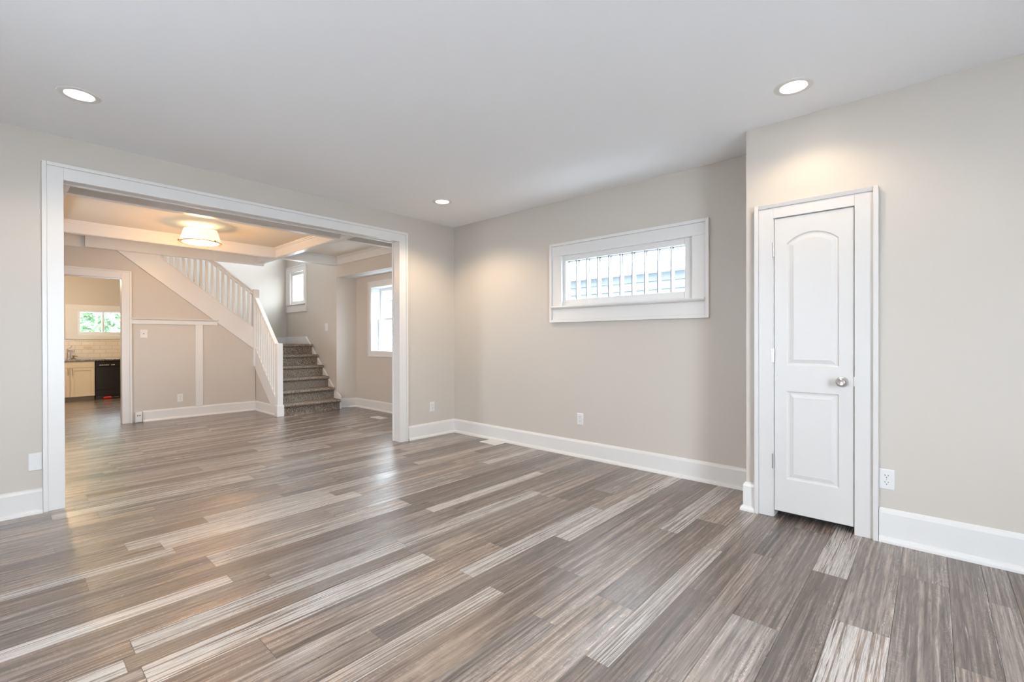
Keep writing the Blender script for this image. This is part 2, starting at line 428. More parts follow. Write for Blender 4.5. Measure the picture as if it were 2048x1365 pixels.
m = MB(); m.prism([(2.95, 0), (3.90, 0), (3.90, 1.0), (2.95, 0.16)], XW, -0.995, -0.95)
struct(m.build('wall_under_stair', WALL), 'short wall under the lower stair flight', 'wall')
# stairwell above
struct(boxes(((-2.45, 5.19, 0), (0.16, 5.30, 2.5)), ((-3.7, 5.19, 2.5), (0.16, 5.30, 5.0))).build('wall_landing', WALL), 'bright wall at the back of the stair landing', 'wall')
struct(boxes(((-3.7, 3.05, 2.66), (WX, 3.15, 5.0))).build('wall_upper', WALL))
struct(boxes(((-3.7, 3.15, 2.66), (-3.6, 5.19, 5.0))).build('wall_upper_end', WALL))
struct(boxes(((-3.7, 3.05, 5.0), (0.16, 5.30, 5.1))).build('ceiling_stairwell', CEIL))
struct(boxes(((-4.3, 4.012, 2.50), (-2.75, 5.30, 2.60))).build('ceiling_passage', CEIL))
struct(boxes(((0.0, -6.7, 2.72), (0.12, 2.9, 5.6)), ((-5.4, -6.8, 5.6), (0.55, 5.4, 5.7))).build('wall_upper_storey', FASCIA))
# kitchen
KY = 8.35
struct(sheet([-4.3, -1.3], [0, 2.5], [(-2.83, -1.73, 1.262, 1.798)], YW, KY, KY + 0.12).build('wall_kitchen', WALL), 'warm kitchen wall above the tiled backsplash', 'wall')
struct(boxes(((-4.4, 4.01, 0), (-4.3, KY, 2.5))).build('wall_kitchen_side', WALL))
struct(boxes(((-1.3, 5.30, 0), (-1.2, KY + 0.12, 2.5))).build('wall_kitchen_end', WALL))
struct(boxes(((-2.45, 4.012, 0), (-2.35, 5.19, 2.0))).build('wall_passage', WALL))
struct(boxes(((-4.4, 5.30, 2.5), (-1.2, KY + 0.12, 2.6))).build('ceiling_kitchen', CEIL))

# ------------------------------------------------------------------ baseboards
BPROF = [(0, 0), (0.034, 0), (0.033, 0.010), (0.027, 0.021), (0.017, 0.026), (0.017, 0.128), (0.012, 0.141), (0.004, 0.147), (0, 0.148)]
def baseboard(name, runs, label=None):
    """runs: (fn, u0, u1); fn(d, z, u) with d away from the wall; u0/u1 can be (face, toe) pairs so ends are mitred"""
    m = MB()
    for fn, u0, u1, m0, m1 in runs:
        n = len(BPROF)
        vv = [fn(d, z, u0 + m0 * d) for d, z in BPROF] + [fn(d, z, u1 + m1 * d) for d, z in BPROF]
        m.add(vv, [tuple(range(n)), tuple(range(2 * n - 1, n - 1, -1))] + [(i, n + i, n + (i + 1) % n, (i + 1) % n) for i in range(n)])
    return struct(m.build(name, TRIM), label, 'baseboard')
north = lambda d, z, u: (u, -d, z)
east = lambda d, z, u: (-d, u, z)
hb = 1.12
BPROF_N = BPROF
BPROF = [(d, z * 1.13) for d, z in BPROF_N]
baseboard('baseboard_north', [(north, -5.2, -3.682, 0, 0), (north, -0.705, 0.0, 0, -1)], 'white baseboard either side of the wide opening')
baseboard('baseboard_east', [(east, -3.556, 0.0, 1, -1)], 'white baseboard under the transom window')
BPROF = [(d, z * 1.30) for d, z in BPROF_N]
baseboard('baseboard_closet', [(lambda d, z, u: (-0.442 - d, u, z), -6.58, -4.272, 0, 0), (lambda d, z, u: (-0.442 - d, u, z), -3.613, -3.556, 0, 1),
                               (lambda d, z, u: (u, -3.556 + d, z), -0.442, 0.0, -1, -1)], 'tall white baseboard along the closet wall')
BPROF = [(d, z * 1.06) for d, z in BPROF_N]
baseboard('baseboard_far', [(lambda d, z, u: (u, FY - d, z), -2.50, -0.995, 0, -1), (lambda d, z, u: (-0.995 - d, u, z), 2.955, FY, 0, -1)], 'baseboard along the wall under the stairs')
bdx, bdy = 0.39, -0.17; bl = math.hypot(bdx, bdy); bdx /= bl; bdy /= bl
baseboard('baseboard_bay', [(lambda d, z, u: (0.03 + bdx * u + bdy * d, 3.12 + bdy * u - bdx * d, z), 0.0, 0.335, 0, -0.6), (lambda d, z, u: (0.33 - d, u, z), 0.55, 2.99, 0, -1)], 'baseboard in the window recess')
baseboard('baseboard_landing', [(lambda d, z, u: (u, 5.19 - d * 0.5, 1.09 + z * 0.85), -1.0, 0.02, 0, 0)])

# ------------------------------------------------------------------ trim_1 : casing of the wide opening
def frame_boards(m, fn, u0, u1, v1, width, w0, w1, band, wb, v0=0.0, sill=False):
    """three (or four) flat boards round an opening whose inner edge is u0..u1, up to v1; plus a raised outer band. fn(u, v, w)"""
    def bx(ua, ub, va, vb, wa, wb_):
        if ub - ua > 1e-6 and vb - va > 1e-6: m.box(fn(ua, va, wa), fn(ub, vb, wb_))
    k = band; bot = v0 - width if sill else v0
    b0 = bot + k if sill else v0
    bx(u0 - width + k, u0, b0, v1 + width - k, w0, w1); bx(u1, u1 + width - k, b0, v1 + width - k, w0, w1); bx(u0, u1, v1, v1 + width - k, w0, w1)
    if sill: bx(u0, u1, b0, v0, w0, w1)
    if band:
        bx(u0 - width, u0 - width + k, bot, v1 + width, w0, wb); bx(u1 + width - k, u1 + width, bot, v1 + width, w0, wb)
        bx(u0 - width + k, u1 + width - k, v1 + width - k, v1 + width, w0, wb)
        if sill: bx(u0 - width + k, u1 + width - k, bot, bot + k, w0, wb)
t1 = sroot('trim_1', (-2.2, 0, 0), 'white casing framing the wide opening between rooms', 'door casing')
m = MB(); frame_boards(m, lambda u, v, w: (u, -w, v), -3.572, -0.826, 2.287, 0.109, 0.0, 0.02, 0.024, 0.031)
m.build('casing', TRIM, t1, bevel=0.002)
m = boxes(((-3.60, -0.004, 0), (-3.583, 0.119, 2.298)), ((-0.815, -0.004, 0), (-0.80, 0.119, 2.298)), ((-3.60, -0.004, 2.298), (-0.80, 0.119, 2.315)))
m.build('jamb', TRIM, t1, bevel=0.002)
m = MB(); frame_boards(m, lambda u, v, w: (u, 0.115 + w, v), -3.572, -0.826, 2.287, 0.109, 0.0, 0.02, 0.0, 0.031)
m.build('back_casing', TRIM, t1, bevel=0.002)

# kitchen doorway casing
t2 = sroot('trim_2', (-3.1, FY, 0), 'cased doorway to the kitchen', 'door casing')
m = MB(); frame_boards(m, lambda u, v, w: (u, FY - w, v), -3.55, -2.728, 2.038, 0.108, 0.0, 0.02, 0.024, 0.03)
m.build('casing', TRIM, t2, bevel=0.002)
boxes(((-2.728, FY - 0.002, 0), (-2.708, FY + 0.115, 2.045)), ((-3.58, FY - 0.002, 0), (-3.555, FY + 0.115, 2.045)), ((-3.58, FY - 0.002, 2.03), (-2.708, FY + 0.115, 2.05))).build('jamb', TRIM, t2, bevel=0.002)

# chair rail and upright board on the far wall
t3 = sroot('trim_3', (-2.1, FY, 1.45), 'white ledge rail across the wall under the stairs', 'trim')
boxes(((-2.62, FY - 0.018, 1.405), (-1.56, FY, 1.462))).build('rail_board', TRIM, t3, bevel=0.002)
m = MB(); m.prism([(0, 1.462), (0.018, 1.462), (0.030, 1.470), (0.048, 1.476), (0.052, 1.49), (0, 1.49)], lambda u, v, w: (w, FY - u, v), -2.635, -1.548)
m.build('ledge', TRIM, t3)
struct(boxes(((-1.855, FY - 0.016, 0.155), (-1.757, FY, 1.405))).build('trim_4', TRIM, bevel=0.002), 'upright white board below the ledge rail', 'trim')

# ------------------------------------------------------------------ ceiling beams of the middle room
ZB = 2.455
def beam(name, a, b, along, label, lip=True, crown=(1, 1)):
    m = MB(); m.box(a, b)
    x0, y0, z0 = a; x1, y1, z1 = b
    for k, s in enumerate((-1, 1)):
        if not crown[k]: continue
        for d, zz in ((0.022, z1 - 0.018), (0.011, z1 - 0.036)):
            if along == 'x':
                y = y0 if s < 0 else y1
                m.box((x0, y, zz), (x1, y + s * d, z1))
            else:
                x = x0 if s < 0 else x1
                m.box((x, y0, zz), (x + s * d, y1, z1))
    if lip:
        i = 0.012
        if along == 'x': m.box((x0, y0 + i, z0 - 0.006), (x1, y1 - i, z0))
        else: m.box((x0 + i, y0, z0 - 0.006), (x1 - i, y1, z0))
    return struct(m.build(name, TRIM), label, 'ceiling beam')
beam('trim_5', (-4.2, 1.03, ZB), (WX, 1.14, 2.6), 'x', 'white ceiling beam nearest the wide opening')
beam('trim_6', (-4.2, 3.06, ZB), (WX, 3.17, 2.6), 'x', 'white ceiling beam behind the lit lamp')
beam('trim_7', (-1.0, 0.12, ZB - 0.001), (-0.89, 3.93, 2.6), 'y', 'white cross beam right of the lit lamp')
beam('trim_8', (-3.59, 0.12, ZB - 0.001), (-3.475, 3.80, 2.6), 'y', 'white cross beam left of the lit lamp')
beam('trim_9', (-3.11, 3.80, 2.42), (-0.89, 3.872, 2.6), 'x', 'white beam at the stairwell edge', lip=True, crown=(1, 0))
beam('trim_10', (-4.2, 3.878, 2.412), (-3.11, FY, 2.6), 'x', 'white fascia above the kitchen doorway', lip=False, crown=(0, 0))
beam('trim_11', (0.012, 0.12, ZB), (WX, 3.06, 2.6), 'y', 'white fascia above the window recess', lip=False, crown=(1, 0))

# ------------------------------------------------------------------ windows
def pane(name, a, b, parent): return boxes((a, b)).build(name, GLASS, parent)
# window_1 : transom with ten upright panes
w1 = sroot('window_1', (0, -2.35, 1.75), 'small transom window with upright leaded panes', 'window')
m = MB()
E = lambda u, v, w: (-w, u, v)
yo0, yo1, zo0, zo1 = -3.162, -1.545, 1.344, 2.155
yi0, yi1, zi1, zs = -3.022, -1.690, 2.026, 1.512
def bE(m, u0, u1, v0, v1, wa, wb): m.box((-wa, u0, v0), (-wb, u1, v1))
BB = 0.028
bE(m, yo0 + BB, yo1 - BB, zi1, zo1 - BB, 0, 0.02); bE(m, yo0 + BB, yi0, zs, zi1, 0, 0.02); bE(m, yi1, yo1 - BB, zs, zi1, 0, 0.02); bE(m, yo0 + BB, yo1 - BB, zo0 + BB, zs - 0.03, 0, 0.02)
bE(m, yo0, yo0 + BB, zo0, zo1, 0, 0.034); bE(m, yo1 - BB, yo1, zo0, zo1, 0, 0.034)
bE(m, yo0 + BB, yo1 - BB, zo1 - BB, zo1, 0, 0.034); bE(m, yo0 + BB, yo1 - BB, zo0, zo0 + BB, 0, 0.034)
m.build('casing', TRIM, w1, bevel=0.003)
m = MB(); m.prism([(0, zs - 0.03), (0.034, zs - 0.03), (0.046, zs - 0.022), (0.052, zs - 0.012), (0.048, zs), (-0.02, zs)], lambda u, v, w: (-u, w, v), yo0 + 0.029, yo1 - 0.029)
m.build('window_sill', TRIM, w1)
m = MB()
for a, b in (((-0.002, yi0 - 0.02, zs - 0.01), (0.12, yi0, zi1 + 0.02)), ((-0.002, yi1, zs - 0.01), (0.12, yi1 + 0.02, zi1 + 0.02)), ((-0.002, yi0, zi1), (0.12, yi1, zi1 + 0.02)), ((-0.002, yi0, zs - 0.01), (0.12, yi1, zs + 0.002))): m.box(a, b)
m.build('jamb', TRIM, w1)
gy0, gy1, gz0, gz1 = -2.950, -1.722, 1.576, 1.972
m = MB()
for a, b in (((0.012, yi0, zs + 0.002), (0.05, gy0, zi1)), ((0.012, gy1, zs + 0.002), (0.05, yi1, zi1)), ((0.012, gy0, gz1), (0.05, gy1, zi1)), ((0.012, gy0, zs + 0.002), (0.05, gy1, gz0))): m.box(a, b)
m.build('sash', TRIM, w1, bevel=0.003)
for k in range(10):
    a, b = gy0 + (gy1 - gy0) * k / 10, gy0 + (gy1 - gy0) * (k + 1) / 10
    pane('window_pane', (0.028, a + 0.001, gz0), (0.032, b - 0.001, gz1), w1)
    if k:
        boxes(((0.020, a - 0.005, gz0), (0.038, a + 0.005, gz1))).build('muntin', CAME, w1)
m = MB()
for k in range(11):
    a = gy0 + (gy1 - gy0) * k / 10 + 0.01
    m.box((0.085, a - 0.008, gz0 - 0.02), (0.10, a + 0.008, gz1 + 0.02))
m.box((0.085, gy0 - 0.05, gz0 - 0.06), (0.10, gy1 + 0.05, gz0 + 0.004)); m.box((0.085, gy0 - 0.05, gz1 - 0.004), (0.10, gy1 + 0.05, gz1 + 0.05))
m.build('storm_sash', FASCIA, w1)

# window_2 : square stair window
w2 = sroot('window_2', (WX, 4.7, 2.2), 'small square window above the stair landing', 'window')
m = MB()
def b2(u0, u1, v0, v1, wa, wb): m.box((WX - wa, u0, v0), (WX - wb, u1, v1))
b2(4.285, 5.13, 2.50, 2.59, 0, 0.02); b2(4.285, 4.38, 1.875, 2.50, 0, 0.02); b2(4.985, 5.13, 1.875, 2.50, 0, 0.02); b2(4.285, 5.13, 1.715, 1.849, 0, 0.02)
b2(4.26, 4.285, 1.715, 2.615, 0, 0.03); b2(5.13, 5.16, 1.715, 2.615, 0, 0.03); b2(4.285, 5.13, 2.59, 2.615, 0, 0.03)
m.build('casing', TRIM, w2, bevel=0.003)
boxes(((-0.015, 4.285, 1.85), (WX + 0.05, 5.13, 1.877))).build('window_sill', TRIM, w2, bevel=0.004)
m = MB()
for a, b in (((0.04, 4.38, 1.87), (0.07, 4.43, 2.50)), ((0.04, 4.925, 1.87), (0.07, 4.985, 2.50)), ((0.04, 4.43, 2.44), (0.07, 4.925, 2.50)), ((0.04, 4.43, 1.87), (0.07, 4.925, 1.935))): m.box(a, b)
m.build('sash', TRIM, w2, bevel=0.003)
pane('window_pane', (0.053, 4.43, 1.935), (0.057, 4.925, 2.44), w2)

# window_3 : double hung window of the recess
w3 = sroot('window_3', (0.33, 1.84, 1.5), 'tall double hung sash window in the recess', 'window')
m = MB(); frame_boards(m, lambda u, v, w: (0.33 - w, u, v), 1.20, 2.482, 2.045, 0.096, 0.0, 0.02, 0.018, 0.027, v0=0.986, sill=True)
m.build('casing', TRIM, w3, bevel=0.002)
m = MB()
for a, b in (((0.328, 1.19, 0.97), (0.56, 1.20, 2.05)), ((0.328, 2.482, 0.97), (0.56, 2.49, 2.05)), ((0.328, 1.20, 2.043), (0.56, 2.482, 2.053)), ((0.328, 1.20, 0.975), (0.56, 2.482, 0.988))): m.box(a, b)
m.build('jamb', VINYL, w3)
def sash(x, z0, z1, rail):
    m = MB(); y0, y1, s = 1.205, 2.477, 0.05
    for a, b in (((x, y0, z0), (x + 0.035, y0 + s, z1)), ((x, y1 - s, z0), (x + 0.035, y1, z1)), ((x, y0 + s, z1 - rail[1]), (x + 0.035, y1 - s, z1)), ((x, y0 + s, z0), (x + 0.035, y1 - s, z0 + rail[0]))): m.box(a, b)
    o = m.build('sash', VINYL, w3, bevel=0.003)
    pane('window_pane', (x + 0.015, y0 + s, z0 + rail[0]), (x + 0.02, y1 - s, z1 - rail[1]), w3)
sash(0.450, 0.990, 1.535, (0.05, 0.035)); sash(0.487, 1.50, 2.04, (0.035, 0.05))
boxes(((0.435, 1.80, 1.535), (0.465, 1.88, 1.555))).build('sash_lock', VINYL, w3, bevel=0.004)

# windows out of view that light the rooms
def plain_window(name, fn, u0, u1, v0, v1, d, label):
    r = sroot(name, fn((u0 + u1) / 2, (v0 + v1) / 2, 0), label, 'window')
    m = MB(); frame_boards(m, fn, u0, u1, v1, 0.1, 0.0, 0.02, 0.0, 0.03, v0=v0, sill=True); m.build('casing', TRIM, r, bevel=0.002)
    m = MB(); s = 0.05; vm = (v0 + v1) / 2
    for ua, ub, va, vb in ((u0, u0 + s, v0, v1), (u1 - s, u1, v0, v1), (u0, u1, v0, v0 + s), (u0, u1, v1 - s, v1), (u0, u1, vm - 0.02, vm + 0.02)): m.box(fn(ua, va, -d), fn(ub, vb, -d - 0.03))
    m.build('sash', VINYL, r)
plain_window('window_4', lambda u, v, w: (u, -6.58 + w, v), -3.9, -2.7, 0.5, 2.3, 0.06, 'tall window in the rear wall beyond the frame')

plain_window('window_6', lambda u, v, w: (-5.2 + w, u, v), -3.1, -2.4, 0.75, 2.1, 0.06, 'tall window in the west wall beyond the frame')
plain_window('window_7', lambda u, v, w: (-4.2 + w, u, v), 1.6, 2.3, 1.0, 1.9, 0.06, 'added unseen window bringing daylight into the middle room')  # added out of view to lighten the landing and recess walls
# window_5 : kitchen slider
w8 = sroot('window_5', (-2.3, KY, 1.5), 'sliding kitchen window above the backsplash', 'window')
m = MB()
for a, b in (((-2.99, KY - 0.02, 1.785), (-1.6, KY, 1.895)), ((-2.99, KY - 0.02, 1.195), (-2.815, KY, 1.785)), ((-2.815, KY - 0.02, 1.195), (-1.6, KY, 1.275)), ((-1.74, KY - 0.02, 1.275), (-1.6, KY, 1.785))): m.box(a, b)
m.build('casing', TRIM, w8, bevel=0.002)
m = MB()
for a, b in (((-2.825, KY + 0.002, 1.27), (-2.77, KY + 0.10, 1.79)), ((-2.435, KY + 0.02, 1.343), (-2.395, KY + 0.08, 1.748)), ((-1.80, KY + 0.002, 1.27), (-1.735, KY + 0.10, 1.79)), ((-2.77, KY + 0.002, 1.27), (-1.80, KY + 0.10, 1.343)), ((-2.77, KY + 0.002, 1.748), (-1.80, KY + 0.10, 1.79))): m.box(a, b)
m.build('sash', VINYL, w8, bevel=0.003)
pane('window_pane', (-2.77, KY + 0.045, 1.343), (-2.435, KY + 0.05, 1.748), w8)
pane('window_pane', (-2.395, KY + 0.045, 1.343), (-1.80, KY + 0.05, 1.748), w8)

# ------------------------------------------------------------------ door_1 : narrow closet door
d1 = sroot('door_1', (-0.442, -3.945, 0), 'narrow white two panel closet door', 'door')
CXP = -0.442
m = MB()
def bD(u0, u1, v0, v1, wa, wb): m.box((CXP - wa, u0, v0), (CXP - wb, u1, v1))
dy0, dy1, dz0, dz1 = -4.153, -3.731, 0.045, 1.958
co0, co1, cz = -4.270, -3.614, 2.056
bD(co0 + 0.025, dy0 - 0.004, 0, cz - 0.024, 0, 0.02); bD(dy1 + 0.006, co1 - 0.025, 0, cz - 0.024, 0, 0.02); bD(dy0 - 0.004, dy1 + 0.006, dz1 + 0.005, cz - 0.024, 0, 0.02)
bD(co0, co0 + 0.025, 0, cz, 0, 0.036); bD(co1 - 0.025, co1, 0, cz, 0, 0.036)
m.prism([(0.0, cz - 0.024), (0.026, cz - 0.024), (0.036, cz), (0.0, cz)], lambda u, v, w: (CXP - u, w, v), co0 + 0.025, co1 - 0.025)
m.build('casing', DOOR, d1, bevel=0.002)
boxes(((CXP - 0.01, dy1 + 0.003, 0), (CXP + 0.10, dy1 + 0.016, 1.985)), ((CXP - 0.01, dy0 - 0.016, 0), (CXP + 0.10, dy0 - 0.003, 1.985)), ((CXP - 0.01, dy0 - 0.003, dz1 + 0.004), (CXP + 0.10, dy1 + 0.003, 1.985))).build('jamb', DOOR, d1)
def door_slab():
    m = MB()
    fx = CXP - 0.010           # front face of the slab
    P = lambda u, v, dep: (fx + dep, u, v)
    pu0, pu1 = -4.080, -3.800
    uc = (pu0 + pu1) / 2; a = (pu1 - pu0) / 2
    def loop(kind, inset):
        u0, u1 = pu0 + inset, pu1 - inset
        if kind == 'low': return [(u0, 0.260 + inset), (u1, 0.260 + inset), (u1, 0.832 - inset), (u0, 0.832 - inset)]
        zs_, ap = 1.787, 1.848                       # spring and apex of the arched head
        R = (a * a + (ap - zs_) ** 2) / (2 * (ap - zs_)); zc = ap - R; r = R - inset; h = a - inset
        pts = [(u0, 0.998 + inset), (u1, 0.998 + inset)]
        for k in range(17):
            x = h - 2 * h * k / 16
            pts.append((uc + x, zc + math.sqrt(r * r - x * x)))
        return pts
    L = {}
    for kind in ('low', 'up'):
        rings = [(0.0, 0.0), (0.007, 0.006), (0.016, 0.007), (0.040, 0.001), (0.044, 0.0015)]
        prev = None
        for ins, dep in rings:
            pts = loop(kind, ins)
            o = len(m.v); m.v += [P(u, v, dep) for u, v in pts]; n = len(pts)
            if prev is None: L[kind] = [P(u, v, 0) for u, v in pts]
            else:
                for i in range(n): m.f.append((prev + i, prev + (i + 1) % n, o + (i + 1) % n, o + i))
            prev = o
        m.f.append(tuple(range(prev, prev + n)))
    q = lambda *pts: m.add(pts, [tuple(range(len(pts)))])
    q(P(dy0, dz0, 0), P(pu0, dz0, 0), P(pu0, dz1, 0), P(dy0, dz1, 0)); q(P(pu1, dz0, 0), P(dy1, dz0, 0), P(dy1, dz1, 0), P(pu1, dz1, 0))
    q(P(pu0, dz0, 0), P(pu1, dz0, 0), P(pu1, 0.26, 0), P(pu0, 0.26, 0)); q(P(pu0, 0.832, 0), P(pu1, 0.832, 0), P(pu1, 0.998, 0), P(pu0, 0.998, 0))
    up = loop('up', 0)[2:]
    for i in range(16):
        (ua, va), (ub, vb) = up[i], up[i + 1]
        q(P(ua, va, 0), P(ub, vb, 0), P(ub, dz1, 0), P(ua, dz1, 0))
    # sides and back
    q(P(dy0, dz0, 0), P(dy0, dz1, 0), P(dy0, dz1, 0.035), P(dy0, dz0, 0.035)); q(P(dy1, dz0, 0), P(dy1, dz1, 0), P(dy1, dz1, 0.035), P(dy1, dz0, 0.035))
    q(P(dy0, dz0, 0), P(dy1, dz0, 0), P(dy1, dz0, 0.035), P(dy0, dz0, 0.035)); q(P(dy0, dz1, 0), P(dy1, dz1, 0), P(dy1, dz1, 0.035), P(dy0, dz1, 0.035))
    q(P(dy0, dz0, 0.035), P(dy1, dz0, 0.035), P(dy1, dz1, 0.035), P(dy0, dz1, 0.035))
    return m
slab = door_slab().build('door_panel', DOOR, d1)
bm = bmesh.new(); bm.from_mesh(slab.data); bmesh.ops.remove_doubles(bm, verts=bm.verts, dist=1e-5); bmesh.ops.recalc_face_normals(bm, faces=bm.faces); bm.to_mesh(slab.data); bm.free()
kfx = CXP - 0.010
m = MB(); m.lathe([(0.0, 0.0), (0.032, 0.0), (0.032, 0.004), (0.028, 0.009), (0.012, 0.011), (0.0105, 0.03), (0.018, 0.036), (0.026, 0.043), (0.0275, 0.052), (0.024, 0.060), (0.016, 0.064), (0.011, 0.0625), (0.0, 0.0625)], lambda x, y, h: (kfx - h, -4.097 + x, 0.909 + y))
m.build('knob', NICKEL, d1, smooth=True)
for zc in (1.755, 1.063, 0.366):
    m = MB(); m.tube((CXP - 0.024, -3.7265, zc - 0.045), (CXP - 0.024, -3.7265, zc + 0.045), 0.0065, 12)
    m.tube((CXP - 0.024, -3.7265, zc + 0.045), (CXP - 0.024, -3.7265, zc + 0.051), 0.004, 8)
    m.box((CXP - 0.022, -3.733, zc - 0.043), (CXP - 0.0195, -3.716, zc + 0.043))
    m.build('hinge', NICKEL, d1, smooth=True)
boxes(((CXP - 0.012, -4.1575, 0.885), (CXP - 0.0085, -4.1535, 0.942))).build('strike_plate', NICKEL, d1)
struct(boxes(((-0.342, -4.6, 0), (-0.33, -3.66, 2.2))).build('wall_closet_shade', DARK))  # dark panel behind the door gaps, closet shade put into its colour

# ------------------------------------------------------------------ recessed lights
can_spot = dict(power=13.0, col=(1.0, 0.78, 0.54))
def recessed(x, y, z, label, k=1.0):
    t = thing('recessed_light', (x, y, z), label, 'ceiling light', 'recessed ceiling lights')
    m = MB(); m.lathe([(0.066, -0.001), (0.068, -0.004), (0.090, -0.005), (0.097, -0.002), (0.098, 0.0), (0.066, 0.0)], lambda a, b, h: (x + a, y + b, z + h), 48)
    m.build('trim_ring', TRIM, t, smooth=True)
    m = MB(); m.lathe([(0.0, -0.0015), (0.066, -0.0015), (0.066, -0.0005), (0.0, -0.0005)], lambda a, b, h: (x + a, y + b, z + h), 48)
    m.build('lens', LENS, t)
    l = bpy.data.lights.new('recessed_spot', 'SPOT'); l.energy = can_spot['power'] * k; l.color = can_spot['col']; l.spot_size = math.radians(140); l.spot_blend = 0.55; l.shadow_soft_size = 0.05
    o = bpy.data.objects.new('recessed_spot', l); COL.objects.link(o); o.parent = t; o.location = (0, 0, -0.012)
recessed(-3.56, -0.84, H, 'recessed ceiling light above the left end of the wide opening', 0.8)
recessed(-0.81, -0.76, H, 'recessed ceiling light nearest the inner corner of the room', 2.3)
recessed(-0.868, -3.92, H, 'recessed ceiling light above the narrow closet door', 0.7)
recessed(-3.56, -3.92, H, 'recessed ceiling light in the near part of the room')

# ------------------------------------------------------------------ ceiling lamp
lx, ly = -2.19, 2.25
lamp = thing('ceiling_lamp', (lx, ly, 2.6), 'lit semi flush ceiling lamp with cream drum shade', 'lamp')
Lf = lambda x, y, h: (lx + x, ly + y, h)
MB().lathe([(0.0, 2.6), (0.062, 2.6), (0.062, 2.592), (0.050, 2.582), (0.0, 2.578)], Lf).build('canopy', TRIM, lamp, smooth=True)
MB().tube((lx, ly, 2.375), (lx, ly, 2.585), 0.008).build('stem', BRONZE, lamp)
MB().lathe([(0.176, 2.540), (0.222, 2.385), (0.218, 2.385), (0.173, 2.540)], Lf, 64).build('lamp_shade', SHADE, lamp, smooth=True)
m = MB(); m.lathe([(0.0, 2.362), (0.10, 2.366), (0.18, 2.376), (0.216, 2.388), (0.216, 2.392), (0.0, 2.392)], Lf, 64)
m.build('diffuser', DIFF, lamp, smooth=True)
MB().lathe([(0.2235, 2.381), (0.2250, 2.381), (0.2250, 2.389), (0.2235, 2.389)], Lf, 64).build('shade_band', BRONZE, lamp)
for k in range(3):
    a = math.radians(-63 + 120 * k)
    c, s = math.cos(a), math.sin(a)
    m = MB(); m.tube((lx, ly, 2.357), (lx + 0.226 * c, ly + 0.226 * s, 2.382), 0.004, 8)
    arm = m.build('bracket_arm', BRONZE, lamp)
    MB().tube((lx + 0.226 * c, ly + 0.226 * s, 2.374), (lx + 0.226 * c, ly + 0.226 * s, 2.398), 0.010, 10).build('end_knob', BRONZE, arm)
def point(name, loc, power, col, r, parent=None):
    l = bpy.data.lights.new(name, 'POINT'); l.energy = power; l.color = col; l.shadow_soft_size = r
    o = bpy.data.objects.new(name, l); COL.objects.link(o)
    if parent is not None: o.parent = parent; o.location = Vector(loc) - parent.location
    else: o.location = loc
point('lamp_bulb', (lx, ly, 2.515), 50.0, (1.0, 0.55, 0.20), 0.03, lamp)
point('lamp_fill_below', (lx, ly, 2.22), 12.0, (1.0, 0.56, 0.22), 0.12, lamp)  # added point light in mid-air under the shade, no bulb hangs there
# kitchen lamp, out of view
kl = thing('ceiling_lamp', (-3.4, 6.4, 2.5), 'flush lit dome lamp on the kitchen ceiling', 'lamp')
MB().lathe([(0.0, 2.40), (0.08, 2.41), (0.14, 2.44), (0.16, 2.47), (0.16, 2.5), (0.0, 2.5)], lambda x, y, h: (-3.4 + x, 6.4 + y, h), 40).build('dome', DOME, kl, smooth=True)
point('kitchen_bulb', (-3.4, 6.4, 2.36), 32.0, (1.0, 0.74, 0.44), 0.10, kl)

# ------------------------------------------------------------------ outlets, switches, vents
def plate_fn(origin, out):
    ox, oy, oz = origin
    if out == '-y': return lambda u, v, w: (ox + u, oy - w, oz + v)
    return lambda u, v, w: (ox - w, oy - u, oz + v)          # '-x' : u to the right when facing the wall
def rect_plate(fn, w, h, t, r=0.004):
    m = MB(); pts = [(-w / 2, -h / 2), (w / 2, -h / 2), (w / 2, h / 2), (-w / 2, h / 2)]
    i = 0.004
    inn = [(-w / 2 + i, -h / 2 + i), (w / 2 - i, -h / 2 + i), (w / 2 - i, h / 2 - i), (-w / 2 + i, h / 2 - i)]
    m.add([fn(u, v, 0) for u, v in pts] + [fn(u, v, t * 0.5) for u, v in pts] + [fn(u, v, t) for u, v in inn],
          [(0, 1, 2, 3)] + [(k, (k + 1) % 4, 4 + (k + 1) % 4, 4 + k) for k in range(4)] + [(4 + k, 4 + (k + 1) % 4, 8 + (k + 1) % 4, 8 + k) for k in range(4)] + [(8, 9, 10, 11)])
    return m
def outlet(origin, out, label):
    t = thing('wall_outlet', origin, label, 'outlet', 'duplex wall outlets')
    fn = plate_fn(origin, out)
    rect_plate(fn, 0.071, 0.116, 0.006).build('cover_plate', PLASTIC, t)
    for s in (-1, 1):
        m = MB(); pts = []
        for k in range(24):
            a = 2 * math.pi * k / 24
            pts.append((0.0172 * math.cos(a), max(-0.0135, min(0.0135, 0.0172 * math.sin(a))) + s * 0.0195))
        m.prism(pts, fn, 0.004, 0.0085)
        so = m.build('socket', PLASTIC, t)
        m = MB()
        for u0, u1, v0, v1 in ((-0.0085, -0.0058, 0.0, 0.009), (0.0058, 0.0085, 0.001, 0.008), (-0.0022, 0.0022, -0.0095, -0.005)):
            m.box(fn(u0, v0 + s * 0.0195, 0.008), fn(u1, v1 + s * 0.0195, 0.0092))
        m.build('slots', SLOT, so)
    m = MB(); m.lathe([(0.0, 0.006), (0.003, 0.006), (0.003, 0.0072), (0.0, 0.0072)], lambda x, y, h: fn(x, y, h), 12)
    m.build('screw', NICKEL, t)
    return t
outlet((-0.352, 0, 0.357), '-y', 'white outlet on the short wall beside the wide opening')
outlet((0, -1.906, 0.377), '-x', 'white outlet below the transom window')
outlet((CXP, -4.306, 0.359), '-x', 'white outlet close beside the closet door casing')
outlet((-2.053, FY, 0.302), '-y', 'white outlet on the tan wall left of the upright board')
